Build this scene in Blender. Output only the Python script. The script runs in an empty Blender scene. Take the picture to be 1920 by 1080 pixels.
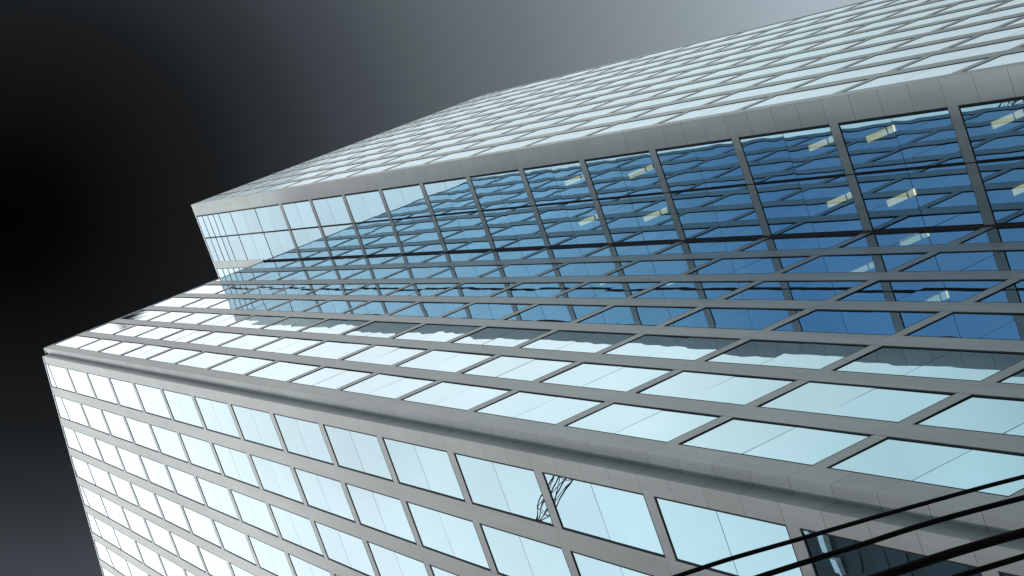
import bpy, math, random
from mathutils import Vector, Matrix
random.seed(7)
C = bpy.context.scene
COL = C.collection

# ------------------------------------------------------------------ camera
EYE = 1.6                                   # eye height above the street
CAMP = Vector((-10.708, -6.843, EYE))
RX = Vector((0.85424, 0.33220, -0.39991))   # picture right
RD = Vector((-0.36243, 0.93201, 0.00004))   # picture down
RF = Vector((0.37273, 0.14490, 0.91656))    # viewing direction (steeply up)
FPX = 3498.4
cd = bpy.data.cameras.new('camera')
cam = bpy.data.objects.new('camera', cd); COL.objects.link(cam)
m = Matrix.Identity(4)
for i in range(3):
    m[i][0] = RX[i]; m[i][1] = -RD[i]; m[i][2] = -RF[i]; m[i][3] = CAMP[i]
cam.matrix_world = m
cd.sensor_width = 36.0; cd.lens = FPX*36.0/1920.0
cd.clip_start = 0.1; cd.clip_end = 5000
C.camera = cam

# ------------------------------------------------------------------ sky
W = bpy.data.worlds.new("World"); C.world = W; W.use_nodes = True
nt = W.node_tree; nt.nodes.clear()
def nd(t, **k):
    n = nt.nodes.new(t)
    for a, b in k.items(): setattr(n, a, b)
    return n
def lk(a, b): nt.links.new(a, b)
def math_(op, a, b=None, c=None, clamp=False):
    n = nd('ShaderNodeMath', operation=op); n.use_clamp = clamp
    for i, v in enumerate((a, b, c)):
        if v is None: continue
        if isinstance(v, (int, float)): n.inputs[i].default_value = v
        else: lk(v, n.inputs[i])
    return n.outputs[0]
def sstep(v, lo, hi):
    n = nd('ShaderNodeMapRange', interpolation_type='SMOOTHSTEP')
    lk(v, n.inputs[0]); n.inputs[1].default_value = lo; n.inputs[2].default_value = hi
    n.inputs[3].default_value = 0; n.inputs[4].default_value = 1
    return n.outputs[0]
def ramp(v, stops, scale):
    mr = nd('ShaderNodeMapRange'); lk(v, mr.inputs[0])
    mr.inputs[1].default_value = 0; mr.inputs[2].default_value = scale
    r = nd('ShaderNodeValToRGB'); lk(mr.outputs[0], r.inputs[0])
    e = r.color_ramp.elements
    while len(e) > 1: e.remove(e[-1])
    for i, (p, c) in enumerate(stops):
        el = e[0] if i == 0 else e.new(p/scale)
        el.position = p/scale; el.color = (*c, 1)
    return r.outputs[0]
def mix(f, a, b):
    n = nd('ShaderNodeMix', data_type='RGBA'); lk(f, n.inputs[0]); lk(a, n.inputs[6]); lk(b, n.inputs[7])
    return n.outputs[2]
tc = nd('ShaderNodeTexCoord'); sp = nd('ShaderNodeSeparateXYZ'); lk(tc.outputs['Generated'], sp.inputs[0])
X, Y, Zs = sp.outputs
negx = math_('MULTIPLY', X, -1)
q1 = ramp(negx, [(0.0, (1.8, 1.8, 1.8)), (.14, (1.6, 1.58, 1.58)), (.26, (1.24, 1.22, 1.22)), (.45, (.98, 1.04, 1.06)), (1, (.95, 1, 1.02))], 1.0)
q2 = ramp(negx, [(0.0, (1.3, 1.3, 1.3)), (.2, (1.25, 1.27, 1.3)), (.3, (.95, 1.1, 1.22)), (.39, (.64, .86, 1.08)), (.5, (.25, .41, .68)), (.75, (.4, .5, .66)), (1, (.5, .58, .7))], 1.0)
# extra sky brightness added here to lift the reflections in the narrow wall
bk = math_('MULTIPLY_ADD', math_('SUBTRACT', 1.0, sstep(Y, .05, .15)), .32, 1.0)
bn = nd('ShaderNodeVectorMath', operation='SCALE'); lk(q1, bn.inputs[0]); lk(bk, bn.inputs[3]); q1 = bn.outputs[0]
q3 = ramp(X, [(0.0, (1.2, 1.2, 1.2)), (.2, (1.25, 1.25, 1.26)), (.4, (1.08, 1.15, 1.16)), (.53, (.78, .95, .98)), (.61, (.42, .5, .53)), (.75, (.36, .42, .46)), (1, (.5, .57, .6))], 1.0)
dx = math_('SUBTRACT', X, .15); dy = math_('SUBTRACT', Y, .02)
rr = math_('SQRT', math_('ADD', math_('MULTIPLY', dx, dx), math_('MULTIPLY', dy, dy)))
q4 = ramp(rr, [(0, (.0008,)*3), (.03, (.0018, .0019, .002)), (.07, (.006, .0065, .007)), (.11, (.011, .0125, .014)), (.15, (.026, .032, .038)), (.19, (.055, .066, .076)),
               (.274, (.145, .175, .19)), (.34, (.25, .295, .33)), (.40, (.38, .45, .5)), (.5, (.5, .58, .64)), (1, (.8, .85, .9))], 1.0)
cl = nd('ShaderNodeTexNoise'); cl.inputs['Scale'].default_value = 5.5; cl.inputs['Detail'].default_value = 5; lk(tc.outputs['Generated'], cl.inputs['Vector'])
cm = nd('ShaderNodeMapRange'); lk(cl.outputs[0], cm.inputs[0]); cm.inputs[1].default_value = .3; cm.inputs[2].default_value = .7; cm.inputs[3].default_value = .84; cm.inputs[4].default_value = 1.14
def clouds(c):
    n = nd('ShaderNodeVectorMath', operation='SCALE'); lk(c, n.inputs[0]); lk(cm.outputs[0], n.inputs[3]); return n.outputs[0]
left = mix(math_('SUBTRACT', 1.0, sstep(Y, -.05, .04)), q1, q2)
Lq = math_('SUBTRACT', math_('MULTIPLY_ADD', X, .376, -.156), Y)
L2 = math_('ADD', math_('MULTIPLY_ADD', X, -.937, .1433), math_('MULTIPLY', Y, -.349))
edge = math_('MAXIMUM', sstep(Lq, .0027, .008), math_('MULTIPLY', sstep(L2, .001, .009), math_('SUBTRACT', 1.0, sstep(Y, -.08, -.02))))
right = mix(edge, q4, clouds(q3))
tot = mix(math_('SUBTRACT', 1.0, sstep(X, -.05, .055)), right, clouds(left))
# added boost: unseen lower sky brightened to light the walls and pale panes
low = math_('MULTIPLY_ADD', math_('SUBTRACT', 1.0, sstep(Zs, .35, .72)), math_('MULTIPLY_ADD', sstep(Y, -.3, .2), 1.4, .35), 1.0)
bg = nd('ShaderNodeBackground'); lk(tot, bg.inputs[0]); lk(low, bg.inputs[1])
wo = nd('ShaderNodeOutputWorld'); lk(bg.outputs[0], wo.inputs[0])

# ------------------------------------------------------------------ sun behind thin cloud
sd = bpy.data.lights.new('sun', 'SUN'); sd.energy = 4.6; sd.angle = math.radians(14); sd.color = (1, .985, .96)
so = bpy.data.objects.new('sun', sd); COL.objects.link(so)
sdir = Vector((-.74, .27, .62)).normalized()
so.rotation_euler = sdir.to_track_quat('Z', 'Y').to_euler()
so.location = (-60, 30, 120)
C.view_settings.view_transform = 'Standard'; C.view_settings.look = 'None'
C.view_settings.exposure = 0; C.view_settings.gamma = 1

# ------------------------------------------------------------------ materials
def newmat(name):
    mt = bpy.data.materials.new(name); mt.use_nodes = True
    t = mt.node_tree; b = t.nodes['Principled BSDF']
    return mt, t, b
def granite(name, c0, c1, joint=None, rough=.34):
    mt, t, b = newmat(name); N = t.nodes.new; L = t.links.new
    tcn = N('ShaderNodeTexCoord'); o = tcn.outputs['Object']
    n1 = N('ShaderNodeTexNoise'); n1.inputs['Scale'].default_value = 55; n1.inputs['Detail'].default_value = 3; L(o, n1.inputs['Vector'])
    n2 = N('ShaderNodeTexNoise'); n2.inputs['Scale'].default_value = 1.6; n2.inputs['Detail'].default_value = 5; mpn = N('ShaderNodeMapping'); mpn.inputs['Scale'].default_value = (2.2, 2.2, .22); L(o, mpn.inputs[0]); L(mpn.outputs[0], n2.inputs['Vector'])
    ad = N('ShaderNodeMath'); ad.operation = 'MULTIPLY_ADD'; L(n1.outputs[0], ad.inputs[0]); ad.inputs[1].default_value = .55
    ml = N('ShaderNodeMath'); ml.operation = 'MULTIPLY'; L(n2.outputs[0], ml.inputs[0]); ml.inputs[1].default_value = .6
    L(ml.outputs[0], ad.inputs[2])
    r = N('ShaderNodeValToRGB'); L(ad.outputs[0], r.inputs[0])
    r.color_ramp.elements[0].position = .38; r.color_ramp.elements[0].color = (*c0, 1)
    r.color_ramp.elements[1].position = .78; r.color_ramp.elements[1].color = (*c1, 1)
    col = r.outputs[0]
    if joint:
        pitch, off, w = joint
        s = N('ShaderNodeSeparateXYZ'); L(o, s.inputs[0])
        a = N('ShaderNodeMath'); a.operation = 'SUBTRACT'; L(s.outputs[2], a.inputs[0]); a.inputs[1].default_value = off
        d = N('ShaderNodeMath'); d.operation = 'DIVIDE'; L(a.outputs[0], d.inputs[0]); d.inputs[1].default_value = pitch
        f = N('ShaderNodeMath'); f.operation = 'FRACT'; L(d.outputs[0], f.inputs[0])
        g = N('ShaderNodeMath'); g.operation = 'LESS_THAN'; L(f.outputs[0], g.inputs[0]); g.inputs[1].default_value = w/pitch
        # every slab has its own slight tone
        fl = N('ShaderNodeMath'); fl.operation = 'FLOOR'; L(d.outputs[0], fl.inputs[0])
        wn = N('ShaderNodeTexWhiteNoise'); wn.noise_dimensions = '1D'; L(fl.outputs[0], wn.inputs['W'])
        mr = N('ShaderNodeMapRange'); L(wn.outputs[0], mr.inputs[0]); mr.inputs[3].default_value = .9; mr.inputs[4].default_value = 1.06
        mu = N('ShaderNodeMix'); mu.data_type = 'RGBA'; mu.blend_type = 'MULTIPLY'; mu.inputs[0].default_value = 1
        L(col, mu.inputs[6]); L(mr.outputs[0], mu.inputs[7])
        mx = N('ShaderNodeMix'); mx.data_type = 'RGBA'; L(g.outputs[0], mx.inputs[0]); L(mu.outputs[2], mx.inputs[6]); mx.inputs[7].default_value = (.02, .022, .022, 1)
        col = mx.outputs[2]
    L(col, b.inputs['Base Color'])
    rg = N('ShaderNodeMapRange'); L(n1.outputs[0], rg.inputs[0]); rg.inputs[3].default_value = rough-.08; rg.inputs[4].default_value = rough+.1
    L(rg.outputs[0], b.inputs['Roughness'])
    bp = N('ShaderNodeBump'); bp.inputs['Strength'].default_value = .12; bp.inputs['Distance'].default_value = .0015; L(n1.outputs[0], bp.inputs['Height']); L(bp.outputs[0], b.inputs['Normal'])
    return mt
def glass(name, tint, diff=0.0, trans=0.0, wave=.0016, dcol=(.7, .74, .76)):
    mt, t, b = newmat(name); N = t.nodes.new; L = t.links.new
    b.inputs['Metallic'].default_value = 1.0; b.inputs['Roughness'].default_value = .0
    b.inputs['Base Color'].default_value = (*tint, 1)
    tcn = N('ShaderNodeTexCoord')
    n = N('ShaderNodeTexNoise'); n.inputs['Scale'].default_value = .85; n.inputs['Detail'].default_value = 1.0; L(tcn.outputs['Object'], n.inputs['Vector'])
    bp = N('ShaderNodeBump'); bp.inputs['Strength'].default_value = 1.0; bp.inputs['Distance'].default_value = wave; L(n.outputs[0], bp.inputs['Height'])
    L(bp.outputs[0], b.inputs['Normal'])
    ge = N('ShaderNodeNewGeometry'); mr = N('ShaderNodeMapRange'); L(ge.outputs['Random Per Island'], mr.inputs[0]); mr.inputs[3].default_value = .9; mr.inputs[4].default_value = 1.08
    mu = N('ShaderNodeMix'); mu.data_type = 'RGBA'; mu.blend_type = 'MULTIPLY'; mu.inputs[0].default_value = 1; mu.inputs[6].default_value = (*tint, 1); L(mr.outputs[0], mu.inputs[7]); L(mu.outputs[2], b.inputs['Base Color'])
    cur = b.outputs[0]
    if diff > 0:
        d = N('ShaderNodeBsdfDiffuse'); d.inputs[0].default_value = (*dcol, 1)
        mx = N('ShaderNodeMixShader'); mx.inputs[0].default_value = diff; L(cur, mx.inputs[1]); L(d.outputs[0], mx.inputs[2]); cur = mx.outputs[0]
    if trans > 0:
        tr = N('ShaderNodeBsdfTransparent'); tr.inputs[0].default_value = (.8, .92, .95, 1)
        mx = N('ShaderNodeMixShader'); mx.inputs[0].default_value = trans; L(cur, mx.inputs[1]); L(tr.outputs[0], mx.inputs[2]); cur = mx.outputs[0]
    L(cur, t.nodes['Material Output'].inputs[0])
    return mt
def plain(name, col, rough=.6, metal=0, scale=8, var=.25):
    mt, t, b = newmat(name); N = t.nodes.new; L = t.links.new
    tcn = N('ShaderNodeTexCoord'); n = N('ShaderNodeTexNoise'); n.inputs['Scale'].default_value = scale; n.inputs['Detail'].default_value = 5; L(tcn.outputs['Object'], n.inputs['Vector'])
    r = N('ShaderNodeValToRGB'); L(n.outputs[0], r.inputs[0])
    r.color_ramp.elements[0].position = .3; r.color_ramp.elements[0].color = (*[c*(1-var) for c in col], 1)
    r.color_ramp.elements[1].position = .7; r.color_ramp.elements[1].color = (*[c*(1+var) for c in col], 1)
    L(r.outputs[0], b.inputs['Base Color']); b.inputs['Roughness'].default_value = rough; b.inputs['Metallic'].default_value = metal
    return mt
def lampmat(name, col, s):
    mt, t, b = newmat(name); e = t.nodes.new('ShaderNodeEmission'); e.inputs[0].default_value = (*col, 1); e.inputs[1].default_value = s
    t.links.new(e.outputs[0], t.nodes['Material Output'].inputs[0]); return mt

FH = 3.9                                    # storey height
ZT = 71.02 + EYE                            # top of the uppermost storey-high spandrel
M = {}
M['granite'] = granite('polished_granite', (.078, .096, .093), (.143, .171, .165), (FH, ZT, .012))
M['panel'] = granite('granite_panels', (.078, .096, .093), (.143, .171, .165), (FH/4, ZT, .02))
M['glass'] = glass('reflective_glass', (.40, .61, .70))
M['glass_street'] = glass('tinted_vision_glass', (.32, .53, .64), trans=.17, wave=.0026)
M['glass_pale'] = glass('painted_sky_glass', (.40, .61, .70), diff=.74, dcol=(.84, .97, 1.0))  # pale diffuse colour stands in for bright sky mirrored in these panes
M['frame'] = plain('dark_gasket', (.006, .007, .009), .8)
M['frame'].node_tree.nodes['Principled BSDF'].inputs['Specular IOR Level'].default_value = .15
M['dark'] = plain('dark_interior', (.012, .014, .018), .9)
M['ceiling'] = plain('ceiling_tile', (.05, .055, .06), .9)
M['coping'] = plain('pale_coping', (.6, .61, .62), .5)
M['roof'] = plain('roof_membrane', (.3, .3, .31), .8)
M['lamp'] = lampmat('fluorescent_panel', (1.0, .95, .5), 1.9)
M['cable'] = plain('black_cable', (.002, .002, .003), .9)
M['cable'].node_tree.nodes['Principled BSDF'].inputs['Specular IOR Level'].default_value = .1
M['steel'] = plain('crane_steel', (.03, .03, .035), .5)
M['asphalt'] = plain('asphalt', (.05, .05, .052), .9, scale=3)
M['paving'] = plain('paving', (.3, .29, .27), .85, scale=2)
M['paint'] = plain('road_paint', (.75, .74, .7), .7, scale=4, var=.08)
M['concrete'] = plain('ground_concrete', (.2, .2, .19), .9, scale=.5)
M['facing'] = plain('black_facing', (.006, .007, .009), .5, scale=1)
M['darkglass'] = plain('dark_glass', (.008, .014, .018), .3)
M['white'] = plain('white_fin', (.8, .82, .85), .5)

# ------------------------------------------------------------------ mesh helpers
class MB:
    def __init__(s): s.v = []; s.f = []; s.mi = []
    def quad(s, a, b, c, d, mi=0):
        n = len(s.v); s.v += [tuple(a), tuple(b), tuple(c), tuple(d)]; s.f.append((n, n+1, n+2, n+3)); s.mi.append(mi)
    def poly(s, pts, mi=0):
        n = len(s.v); s.v += [tuple(p) for p in pts]; s.f.append(tuple(range(n, n+len(pts)))); s.mi.append(mi)
    def prism(s, base, top, mi=0):          # two loops of the same length
        n = len(s.v); k = len(base); s.v += [tuple(p) for p in base] + [tuple(p) for p in top]
        s.f.append(tuple(range(n+k-1, n-1, -1))); s.f.append(tuple(range(n+k, n+2*k))); s.mi += [mi, mi]
        for i in range(k):
            j = (i+1) % k; s.f.append((n+i, n+j, n+k+j, n+k+i)); s.mi.append(mi)
    def box(s, lo, hi, mi=0):
        x0, y0, z0 = lo; x1, y1, z1 = hi
        s.prism([(x0, y0, z0), (x1, y0, z0), (x1, y1, z0), (x0, y1, z0)], [(x0, y0, z1), (x1, y0, z1), (x1, y1, z1), (x0, y1, z1)], mi)
    def bar(s, a, b, r, n=5, mi=0, r2=None):
        a = Vector(a); b = Vector(b); d = (b-a).normalized(); u = d.orthogonal().normalized(); w = d.cross(u); r2 = r if r2 is None else r2
        A = [a+(u*math.cos(t)+w*math.sin(t))*r for t in [2*math.pi*i/n for i in range(n)]]
        B = [b+(u*math.cos(t)+w*math.sin(t))*r2 for t in [2*math.pi*i/n for i in range(n)]]
        s.prism(A, B, mi)
    def build(s, name, mats, parent=None, smooth=False):
        me = bpy.data.meshes.new(name); me.from_pydata(s.v, [], s.f)
        if not isinstance(mats, (list, tuple)): mats = [mats]
        for q in mats: me.materials.append(q)
        me.polygons.foreach_set('material_index', s.mi)
        if smooth: me.polygons.foreach_set('use_smooth', [True]*len(s.f))
        me.update()
        o = bpy.data.objects.new(name, me); COL.objects.link(o)
        if parent: o.parent = parent
        return o
def thing(name, label, cat, group=None):
    o = bpy.data.objects.new(name, None); COL.objects.link(o); o['label'] = label; o['category'] = cat
    if group: o['group'] = group
    return o
def at(px, py, z):                          # the point at height z seen at a picture position of the photograph
    d = RX*(px-960) + RD*(py-540) + RF*FPX
    return CAMP + d*((z-CAMP.z)/d.z)
def proj(p):
    d = Vector(p)-CAMP; zf = d.dot(RF)
    if zf <= 0: return None
    return (960+FPX*d.dot(RX)/zf, 540+FPX*d.dot(RD)/zf)

# ------------------------------------------------------------------ the office tower
S = 10.03; T = 2.88                         # plan of the inner corner
tower = thing('office_tower', 'tall stepped office tower with mirror glass strips between pale granite piers', 'building')
GROUND = 0.0
NF = 18                                     # storeys below the top spandrel
SPH = .31
ZK = [ZT - FH*k for k in range(NF)]
ZR = 84.35 + EYE                            # main roof
ZB = 75.95 + EYE                            # eaves of the sloping roof
RAKE0 = 75.12 + EYE; RAKE = .70             # sloping parapet: height at y=0, slope along y
def rake(y): return min(RAKE0 + RAKE*y, ZR)

# each wall: maps (u along the wall, depth behind the face, z) to a point
def wA(u, d, z): return (d, u, z)
def wB(u, d, z): return (u, d, z)
def wC(u, d, z): return (S+d, u, z)
def wD(u, d, z): return (u, d-T, z)
PITCH = 1.412
def bays(start, w, n): return [(start+PITCH*j, start+PITCH*j+w) for j in range(n)]
A_b = bays(.545, 1.035, 12)
B_b = bays(.625, 1.02, 6) + [(9.10, 10.0)]
C_b = [(-2.285, -1.25), (-1.22, -.03)]
D_b = bays(10.30, 1.01, 11)
A_end = A_b[-1][1] + .19; D_end = 25.66
top_A = lambda u: rake(u); top_B = lambda u: ZB + .02*u; top_R = lambda u: ZR
thinA = [ZT+3.93, ZT+7.83, ZT+11.7]
thinB = []
thinC = [ZT+3.6, ZT+7.5, ZT+9.45, ZT+10.4, ZT+11.35, ZT+12.3]
REC = .016                                  # the glass lies this far behind the stone face
PD = .32                                    # thickness of the stone

def pier(wall, u0, u1, top, mat='granite', name='pier'):
    b = MB()
    a = [wall(u0, 0, GROUND), wall(u1, 0, GROUND), wall(u1, PD, GROUND), wall(u0, PD, GROUND)]
    t = [wall(u0, 0, top(u0)), wall(u1, 0, top(u1)), wall(u1, PD, top(u1)), wall(u0, PD, top(u0))]
    b.prism(a, t); return b.build(name, M[mat], tower)

for (wall, bb, top, end) in ((wA, A_b, top_A, A_end), (wB, B_b, top_B, None), (wD, D_b, top_R, D_end)):
    for j in range(len(bb)-1):
        pier(wall, bb[j][1], bb[j+1][0], top)
    if end: pier(wall, bb[-1][1], end, top)
# the notched corner and the two plain ones
def extrude(profile, z0, ztop, mat, name):
    b = MB(); b.prism([(x, y, z0) for x, y in profile], [(x, y, ztop(x, y)) for x, y in profile]); return b.build(name, M[mat], tower)
extrude([(0, .235), (.25, .235), (.25, 0), (.625, 0), (.625, .32), (.32, .545), (0, .545)], GROUND, lambda x, y: 75.25+EYE if y > .1 else ZB, 'panel', 'corner_pier')
extrude([(S, -2.335), (S, -T), (10.30, -T), (10.30, -T+.3), (S+.3, -2.335)], GROUND, lambda x, y: ZR, 'panel', 'corner_pier')
# slender post in the inner corner
extrude([(10.0, .003), (S+.003, -.03), (S+.25, -.03), (S+.25, .2), (10.0, .2)], GROUND, lambda x, y: ZB+.2, 'frame', 'corner_post')

# stone bands at every storey, butting against the piers, set 3 mm back
def spandrels(wall, bb, extra=()):
    for z in ZK:
        b = MB()
        for (u0, u1) in bb:
            p = .003; h = SPH if True else 0
            b.prism([wall(u0, p, z-h), wall(u1, p, z-h), wall(u1, PD, z-h), wall(u0, PD, z-h)],
                    [wall(u0, p, z), wall(u1, p, z), wall(u1, PD, z), wall(u0, PD, z)])
        b.build('spandrel', M['granite'], tower)
spandrels(wA, A_b); spandrels(wB, B_b); spandrels(wC, [(-2.335, -1.25), (-1.225, -.03)]); spandrels(wD, D_b)

def clip(pts, top):                         # keep what lies under the (straight) roof edge
    out = []
    for i in range(len(pts)):
        a = pts[i]; b = pts[(i+1) % len(pts)]
        fa = top(a[0])-a[1]; fb = top(b[0])-b[1]
        if fa >= 0: out.append(a)
        if (fa >= 0) != (fb >= 0):
            t = fa/(fa-fb); out.append((a[0]+(b[0]-a[0])*t, a[1]+(b[1]-a[1])*t))
    return out
FR = .032
def jit(wall): return random.gauss(0, .0014 if wall is wB else .001 if wall is wC else .0005)
def window_geo(wall, u0, u1, z0, z1, top, fb, gb, fm=0, gm=0, split=True, outer=FR):
    """dark frame into fb, two panes with an open joint between into gb"""
    tp = lambda u: top(u)-.05
    back = clip([(u0, z0), (u1, z0), (u1, z1), (u0, z1)], tp)
    if len(back) < 3: return False
    fb.poly([wall(u, REC+.012, z) for u, z in back], fm)
    o = [(u0, z0), (u1, z0), (u1, z1), (u0, z1)]; i = [(u0+outer, z0+outer), (u1-outer, z0+outer), (u1-outer, z1-outer), (u0+outer, z1-outer)]
    for k in range(4):
        l = (k+1) % 4
        q = clip([o[k], o[l], i[l], i[k]], tp)
        if len(q) > 2:
            fb.poly([wall(u, .0045, z) for u, z in q], fm)
        q = [i[k], i[l]]
        if all(tp(u) > z for u, z in q):
            fb.quad(wall(*_3(q[0], .0045)), wall(*_3(q[1], .0045)), wall(*_3(q[1], REC+.012)), wall(*_3(q[0], REC+.012)), fm)
    zm = (z0+z1)/2 + .02
    parts = [(z0+outer, zm-.008), (zm+.008, z1-outer)] if split else [(z0+outer, z1-outer)]
    for (a, b) in parts:
        q = clip([(u0+outer, a), (u1-outer, a), (u1-outer, b), (u0+outer, b)], tp)
        if len(q) < 3: continue
        j0, j1, j2 = jit(wall), jit(wall), jit(wall); cu = (u0+u1)/2; cz = (a+b)/2
        gb.poly([wall(u, REC + j0*.6 + j1*(u-cu)/.5 + j2*(z-cz)/.9, z) for u, z in q], gm)
    return True
def _3(uz, d): return (uz[0], d, uz[1])

allw = []
def cells(wall, bb, top, thin, g0, plane):
    FRW = .015 if wall is wC else FR
    for (u0, u1) in bb:
        for k in range(NF):
            gmat = g0
            zt_ = ZK[k]-SPH; zb_ = ZK[k+1] if k+1 < NF else .25
            allw.append((wall, u0, u1, zb_, zt_, top, gmat, True, FRW))
        gmat = g0
        zs = [ZT] + thin + [ZR]
        for a, b in zip(zs[:-1], zs[1:]):
            if top((u0+u1)/2) < a+.15 and max(top(u0), top(u1)) < a+.15: continue
            allw.append((wall, u0, u1, a, b, top, gmat, (b-a) > 2.5, FRW))
cells(wA, A_b, top_A, thinA, 'glass', 0)
cells(wB, B_b[:5], top_B, thinB, 'glass', 1); cells(wB, B_b[5:], top_B, thinB, 'glass', 1)
cells(wC, C_b, top_R, thinC, 'glass_street', 0)
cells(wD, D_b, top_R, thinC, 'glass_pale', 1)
def area(w):
    wall, u0, u1, z0, z1 = w[:5]
    P = [proj(wall(u, 0, z)) for u, z in ((u0, z0), (u1, z0), (u1, z1), (u0, z1))]
    if any(p is None for p in P): return 0
    cx = sum(p[0] for p in P)/4; cy = sum(p[1] for p in P)/4
    if not (-60 < cx < 1990 and -60 < cy < 1140): return 0
    return abs(sum(P[i][0]*P[(i+1) % 4][1]-P[(i+1) % 4][0]*P[i][1] for i in range(4)))/2
order = sorted(range(len(allw)), key=lambda i: -area(allw[i]))
big = set(order[:100])
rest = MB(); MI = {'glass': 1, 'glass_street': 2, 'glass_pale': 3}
for i, w in enumerate(allw):
    wall, u0, u1, z0, z1, top, gm, split, outer = w
    if i in big:
        fb = MB(); gb = MB()
        if window_geo(wall, u0, u1, z0, z1, top, fb, gb, split=split, outer=outer):
            if gm == 'glass_street':        # clear glass: no backing sheet
                fb.f.pop(0); fb.mi.pop(0)
            f = fb.build('window', M['frame'], tower); gb.build('pane', M[gm], f)
    else:
        if gm == 'glass_street':
            fb = MB(); window_geo(wall, u0, u1, z0, z1, top, fb, rest, 0, MI[gm], split, outer)
            n = len(rest.v); rest.v += fb.v; rest.f += [tuple(q+n for q in f) for f in fb.f[1:]]; rest.mi += fb.mi[1:]
        else:
            window_geo(wall, u0, u1, z0, z1, top, rest, rest, 0, MI[gm], split, outer)
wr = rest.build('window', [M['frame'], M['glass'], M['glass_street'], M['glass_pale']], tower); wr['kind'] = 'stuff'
# slender mullion between the two glass strips of the narrow wall
b = MB(); b.prism([wC(-1.25, .008, GROUND), wC(-1.225, .008, GROUND), wC(-1.225, .2, GROUND), wC(-1.25, .2, GROUND)],
                  [wC(-1.25, .008, ZR-.02), wC(-1.225, .008, ZR-.02), wC(-1.225, .2, ZR-.02), wC(-1.25, .2, ZR-.02)])
b.build('mullion', M['frame'], tower)
b = MB(); b.prism([wC(-2.334, .0045, GROUND), wC(-2.285, .0045, GROUND), wC(-2.285, .2, GROUND), wC(-2.335, .2, GROUND)],
                  [wC(-2.334, .0045, ZR-.02), wC(-2.285, .0045, ZR-.02), wC(-2.285, .2, ZR-.02), wC(-2.335, .2, ZR-.02)])
b.build('jamb', M['frame'], tower)

# the narrow wall goes on above the sloping roof
b = MB(); b.prism([wC(-.07, 0, ZB+.2), wC(.25, 0, ZB+.2), wC(.25, .3, ZB+.2), wC(-.07, .3, ZB+.2)], [wC(-.07, 0, ZR), wC(.25, 0, ZR), wC(.25, .3, ZR), wC(-.07, .3, ZR)])
b.build('pier', M['granite'], tower)
fb = MB(); gb = MB()
for j in range(7):
    u0 = .25 + PITCH*j; u1 = u0+1.04
    zs = [ZB-.3] + [z for z in thinC if z > ZB] + [ZR]
    for a, c in zip(zs[:-1], zs[1:]):
        window_geo(wC, u0, u1, a, c, top_R, fb, gb, 0, 0, False, FR)
    if j < 6:
        p = MB(); p.prism([wC(u1, 0, ZB-1), wC(u0+PITCH, 0, ZB-1), wC(u0+PITCH, .3, ZB-1), wC(u1, .3, ZB-1)], [wC(u1, 0, ZR), wC(u0+PITCH, 0, ZR), wC(u0+PITCH, .3, ZR), wC(u1, .3, ZR)])
        p.build('pier', M['granite'], tower)
f = fb.build('clerestory_frame', M['frame'], tower); gb.build('pane', M['glass'], f)

# roofs, parapet copings, blind rear walls and inner core
b = MB()
yr = (ZR-RAKE0)/RAKE
b.prism([(.06, .3, ZB-.35), (S, .3, ZB-.35), (S, yr, ZR-.3), (.06, yr, ZR-.3)], [(.06, .3, ZB-.2), (S, .3, ZB-.2), (S, yr, ZR-.1), (.06, yr, ZR-.1)])
b.box((.06, yr, ZR-.3), (S, A_end+.4, ZR-.12)); b.box((S+.06, -T+.06, ZR-.3), (D_end, A_end+.4, ZR-.12))
b.build('roof', M['roof'], tower)
b = MB()
b.prism([(-.012, .232, RAKE0+.16), (.3, .232, RAKE0+.16), (.3, yr, ZR), (-.012, yr, ZR)], [(-.012, .232, RAKE0+.22), (.3, .232, RAKE0+.22), (.3, yr, ZR+.06), (-.012, yr, ZR+.06)])
b.build('coping', M['coping'], tower)
b = MB(); b.prism([(.245, -.006, ZB), (S, -.006, ZB+.2), (S, .3, ZB+.2), (.245, .22, ZB)], [(.245, -.006, ZB+.05), (S, -.006, ZB+.25), (S, .3, ZB+.25), (.245, .22, ZB+.05)])
b.build('coping', M['coping'], tower)
b = MB(); b.box((S-.006, -T-.006, ZR), (S+.3, 9.0, ZR+.06)); b.build('coping', M['coping'], tower)
b = MB(); b.box((S+.3, -T-.006, ZR), (D_end+.02, -T+.3, ZR+.06)); b.build('coping', M['coping'], tower)
b = MB()
b.box((.1, .62, GROUND), (S-.2, A_end-.1, ZB-.5)); b.box((S+7, -T+.1, GROUND), (D_end-.1, A_end-.1, ZR-.4)); b.box((S+.34, .1, GROUND), (S+6.99, A_end-.1, ZR-.4))
b.box((S+.34, -T+.1, GROUND), (S+6.99, -T+.35, ZR-.4))
b.build('core', M['dark'], tower)
b = MB(); b.box((D_end-.09, -T+.33, GROUND), (D_end, A_end, ZR-.01)); b.box((.33, A_end-.09, GROUND), (D_end-.1, A_end, ZR-.02)); b.build('rear_wall', M['granite'], tower)

# ceilings and lamps behind the clear strip of glass
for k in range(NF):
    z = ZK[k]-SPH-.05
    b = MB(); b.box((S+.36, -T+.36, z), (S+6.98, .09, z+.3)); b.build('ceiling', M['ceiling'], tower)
LX = {10: (.5, -1.8, -.42), 9: (1.6, -1.5, -.16), 11: (.55, -1.75, -.45), 12: (.8, -1.7, -.4)}
for k in (6, 7, 9, 10, 11):
    z = ZK[k]-SPH-.05
    x0, ya, yb = LX.get(k, (1.05, -1.5, -.3))
    for yy in (ya, yb):
        b = MB(); b.box((S+x0, yy-.065, z-.05), (S+x0+.48, yy+.065, z-.002)); b.box((S+x0+.55, yy-.065, z-.05), (S+x0+.72, yy+.065, z-.002))
        b.build('ceiling_light', M['lamp'], tower)

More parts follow.
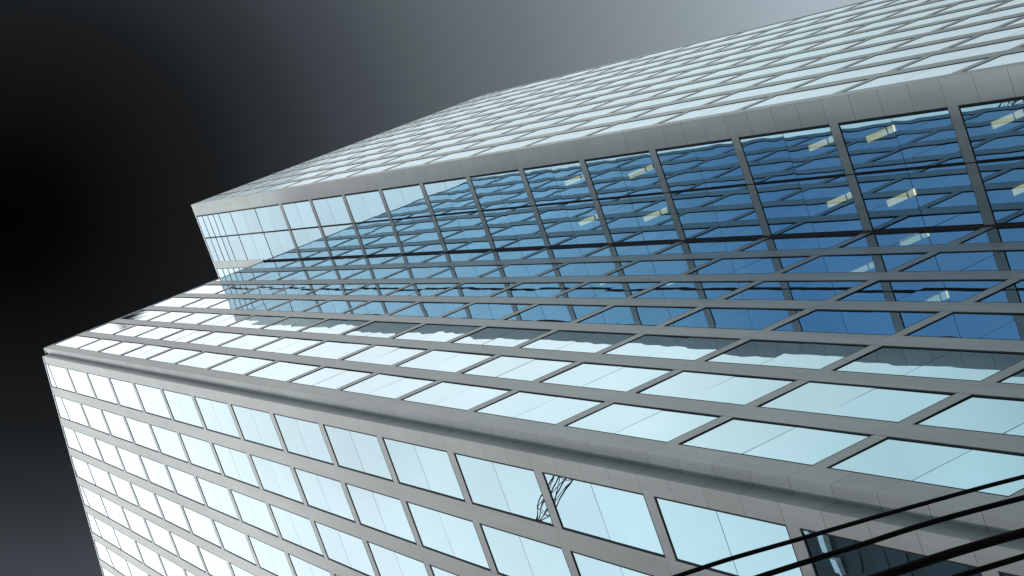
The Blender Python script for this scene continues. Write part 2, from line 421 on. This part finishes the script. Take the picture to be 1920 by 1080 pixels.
# ------------------------------------------------------------------ overhead cables above the pavement
def cable(pts, r, z, label):
    P = [at(x, y, z) for x, y in pts]
    a = P[0] + (P[0]-P[1]).normalized()*9; c = P[-1] + (P[-1]-P[-2]).normalized()*9
    a.z += .35; c.z += .45; P = [a]+P+[c]
    cu = bpy.data.curves.new('overhead_cable', 'CURVE'); cu.dimensions = '3D'; s = cu.splines.new('NURBS'); s.points.add(len(P)-1)
    for i, p in enumerate(P): s.points[i].co = (*p, 1)
    s.use_endpoint_u = True; s.order_u = 4; s.resolution_u = 8
    cu.bevel_depth = r; cu.bevel_resolution = 3
    tmp = bpy.data.objects.new('tmp', cu); COL.objects.link(tmp)
    dg = bpy.context.evaluated_depsgraph_get(); me = bpy.data.meshes.new_from_object(tmp.evaluated_get(dg))
    bpy.data.objects.remove(tmp); me.materials.clear(); me.materials.append(M['cable']); me.name = 'overhead_cable'
    o = bpy.data.objects.new('overhead_cable', me); COL.objects.link(o)
    o['label'] = label; o['category'] = 'cable'; o['group'] = 'black overhead cables in front of the tower'
cable([(1200, 1104), (1287, 1075), (1365, 1048), (1500, 1011), (1600, 981), (1733, 944), (1813, 921.5), (1892, 900.5), (1960, 884)], .0098, 8.0, 'thin black cable crossing the lowest sloping row of bright panes, topmost of the four')
cable([(1340, 1110), (1430, 1079), (1580, 1032), (1600, 1027), (1683, 998.5), (1767, 973), (1850, 951), (1920, 933), (1980, 918)], .0125, 8.0, 'black cable running over the stone corner, second from the top')
cable([(1540, 1118), (1655, 1080), (1750, 1048), (1817, 1027), (1920, 998), (1990, 980)], .0215, 8.0, 'thickest of the black cables, crossing the dark window at lower right')
cable([(1700, 1112), (1808, 1077), (1865, 1060), (1920, 1043), (1980, 1026)], .0140, 8.0, 'short black cable nearest the lower right, lowest of the four')

# ------------------------------------------------------------------ across the street: what the glass mirrors
XF = -26.0
dk = thing('dark_tower', 'dark glass high rise mirrored in the lowest window beside the cables', 'building')
b = MB(); b.box((XF-22, 14, 0), (XF, 46, 70.6)); b.build('wall', M['facing'], dk)
for j in range(10):
    b = MB()
    for k in range(17):
        b.box((XF-.02, 14.6+j*3.1, 4+k*3.9), (XF+.03, 17.1+j*3.1, 6.9+k*3.9))
    b.build('window_strip', M['darkglass'], dk)
for (ya, yb, z0) in ((18.6, 19.45, 68.15), (19.6, 20.4, 67.75), (18.3, 18.8, 69.2)):
    b = MB(); b.box((XF+.031, ya, z0), (XF+.3, yb, z0+.17)); b.box((XF+.031, ya+.05, z0+.24), (XF+.25, yb-.05, z0+.55)); b.build('fin', M['white'], dk)

# tower crane behind the camera, its jib mirrored in two panes
cr = thing('tower_crane', 'dark lattice crane jib mirrored in the window strip below the stone corner', 'crane')
tip = Vector((-18.9, 15.72, 80)); jd = Vector((-2.51, -1.64, .25)).normalized(); root = tip + jd*34
def lattice(a, bb_, w0, w1, n, r, side):
    mb = MB(); a = Vector(a); bb_ = Vector(bb_); d = (bb_-a); u = Vector(side).normalized(); v = d.normalized().cross(u).normalized()
    def ring(t):
        c = a + d*t; w = w0 + (w1-w0)*t
        return [c+u*w/2+v*w/2, c-u*w/2+v*w/2, c-u*w/2-v*w/2, c+u*w/2-v*w/2]
    for i in range(n):
        R0, R1 = ring(i/n), ring((i+1)/n)
        for k in range(4):
            mb.bar(R0[k], R1[k], r, 4); mb.bar(R0[k], R1[(k+1) % 4], r*.6, 4); mb.bar(R0[k], R0[(k+1) % 4], r*.6, 4)
    return mb
jibm = lattice(tip, root, .55, 1.3, 19, .036, jd.cross(Vector((0, 0, 1))))
sd_ = jd.cross(Vector((0, 0, 1))).normalized()
nose = tip - jd*.7
for a_ in (-1, 1):
    for c_ in (-1, 1): jibm.bar(tip+sd_*.27*a_+Vector((0, 0, .27*c_)), nose, .03, 4)
jibm.build('jib', M['steel'], cr)
lattice(root, root + (root-tip).normalized()*13, 1.7, 1.5, 7, .08, jd.cross(Vector((0, 0, 1)))).build('counter_jib', M['steel'], cr)
lattice((root.x, root.y, 0), (root.x, root.y, root.z+5), 1.8, 1.8, 40, .09, (0, 1, 0)).build('mast', M['steel'], cr)
b = MB(); b.box((root.x-1.2, root.y+1.0, root.z-3.5), (root.x+1, root.y+2.7, root.z-1.3)); b.build('cab', M['white'], cr)
q = root + (root-tip).normalized()*11; b = MB(); b.box((q.x-1.6, q.y-.8, q.z-2.6), (q.x+1.6, q.y+.8, q.z-.4)); b.build('counterweight', M['concrete'], cr)
b = MB(); b.bar(nose, nose-jd*.5+Vector((0, 0, -.1)), .13, 6, r2=.03); b.bar(nose-sd_*.1, nose-sd_*.5-jd*.1, .03, 4); b.bar(nose-jd*.25, nose-jd*.3+sd_*.3, .03, 4)
b.bar(nose+sd_*.2-jd*.3, nose+sd_*.75+jd*.75, .012, 4); b.bar(nose, nose+sd_*.42-jd*.15, .02, 4)
b.build('jib_head', M['steel'], cr)

# ------------------------------------------------------------------ ground
def struct(name, lo, hi, mat):
    b = MB(); b.box(lo, hi); o = b.build(name, mat); o['kind'] = 'structure'; return o
b = MB(); b.quad((-2500, -2500, -.16), (2500, -2500, -.16), (2500, 2500, -.16), (-2500, 2500, -.16)); o = b.build('ground', M['concrete']); o['kind'] = 'structure'
b = MB(); b.quad((-22, -400, -.15), (-8.2, -400, -.15), (-8.2, 400, -.15), (-22, 400, -.15)); o = b.build('road', M['asphalt']); o['kind'] = 'structure'
struct('pavement', (-8.2, -400, -.155), (-.02, 400, -.002), M['paving'])
b = MB()
for i in range(40): b.quad((-15.2, -160+i*8, -.146), (-15.05, -160+i*8, -.146), (-15.05, -157+i*8, -.146), (-15.2, -157+i*8, -.146))
o = b.build('road_marking', M['paint']); o['kind'] = 'structure'
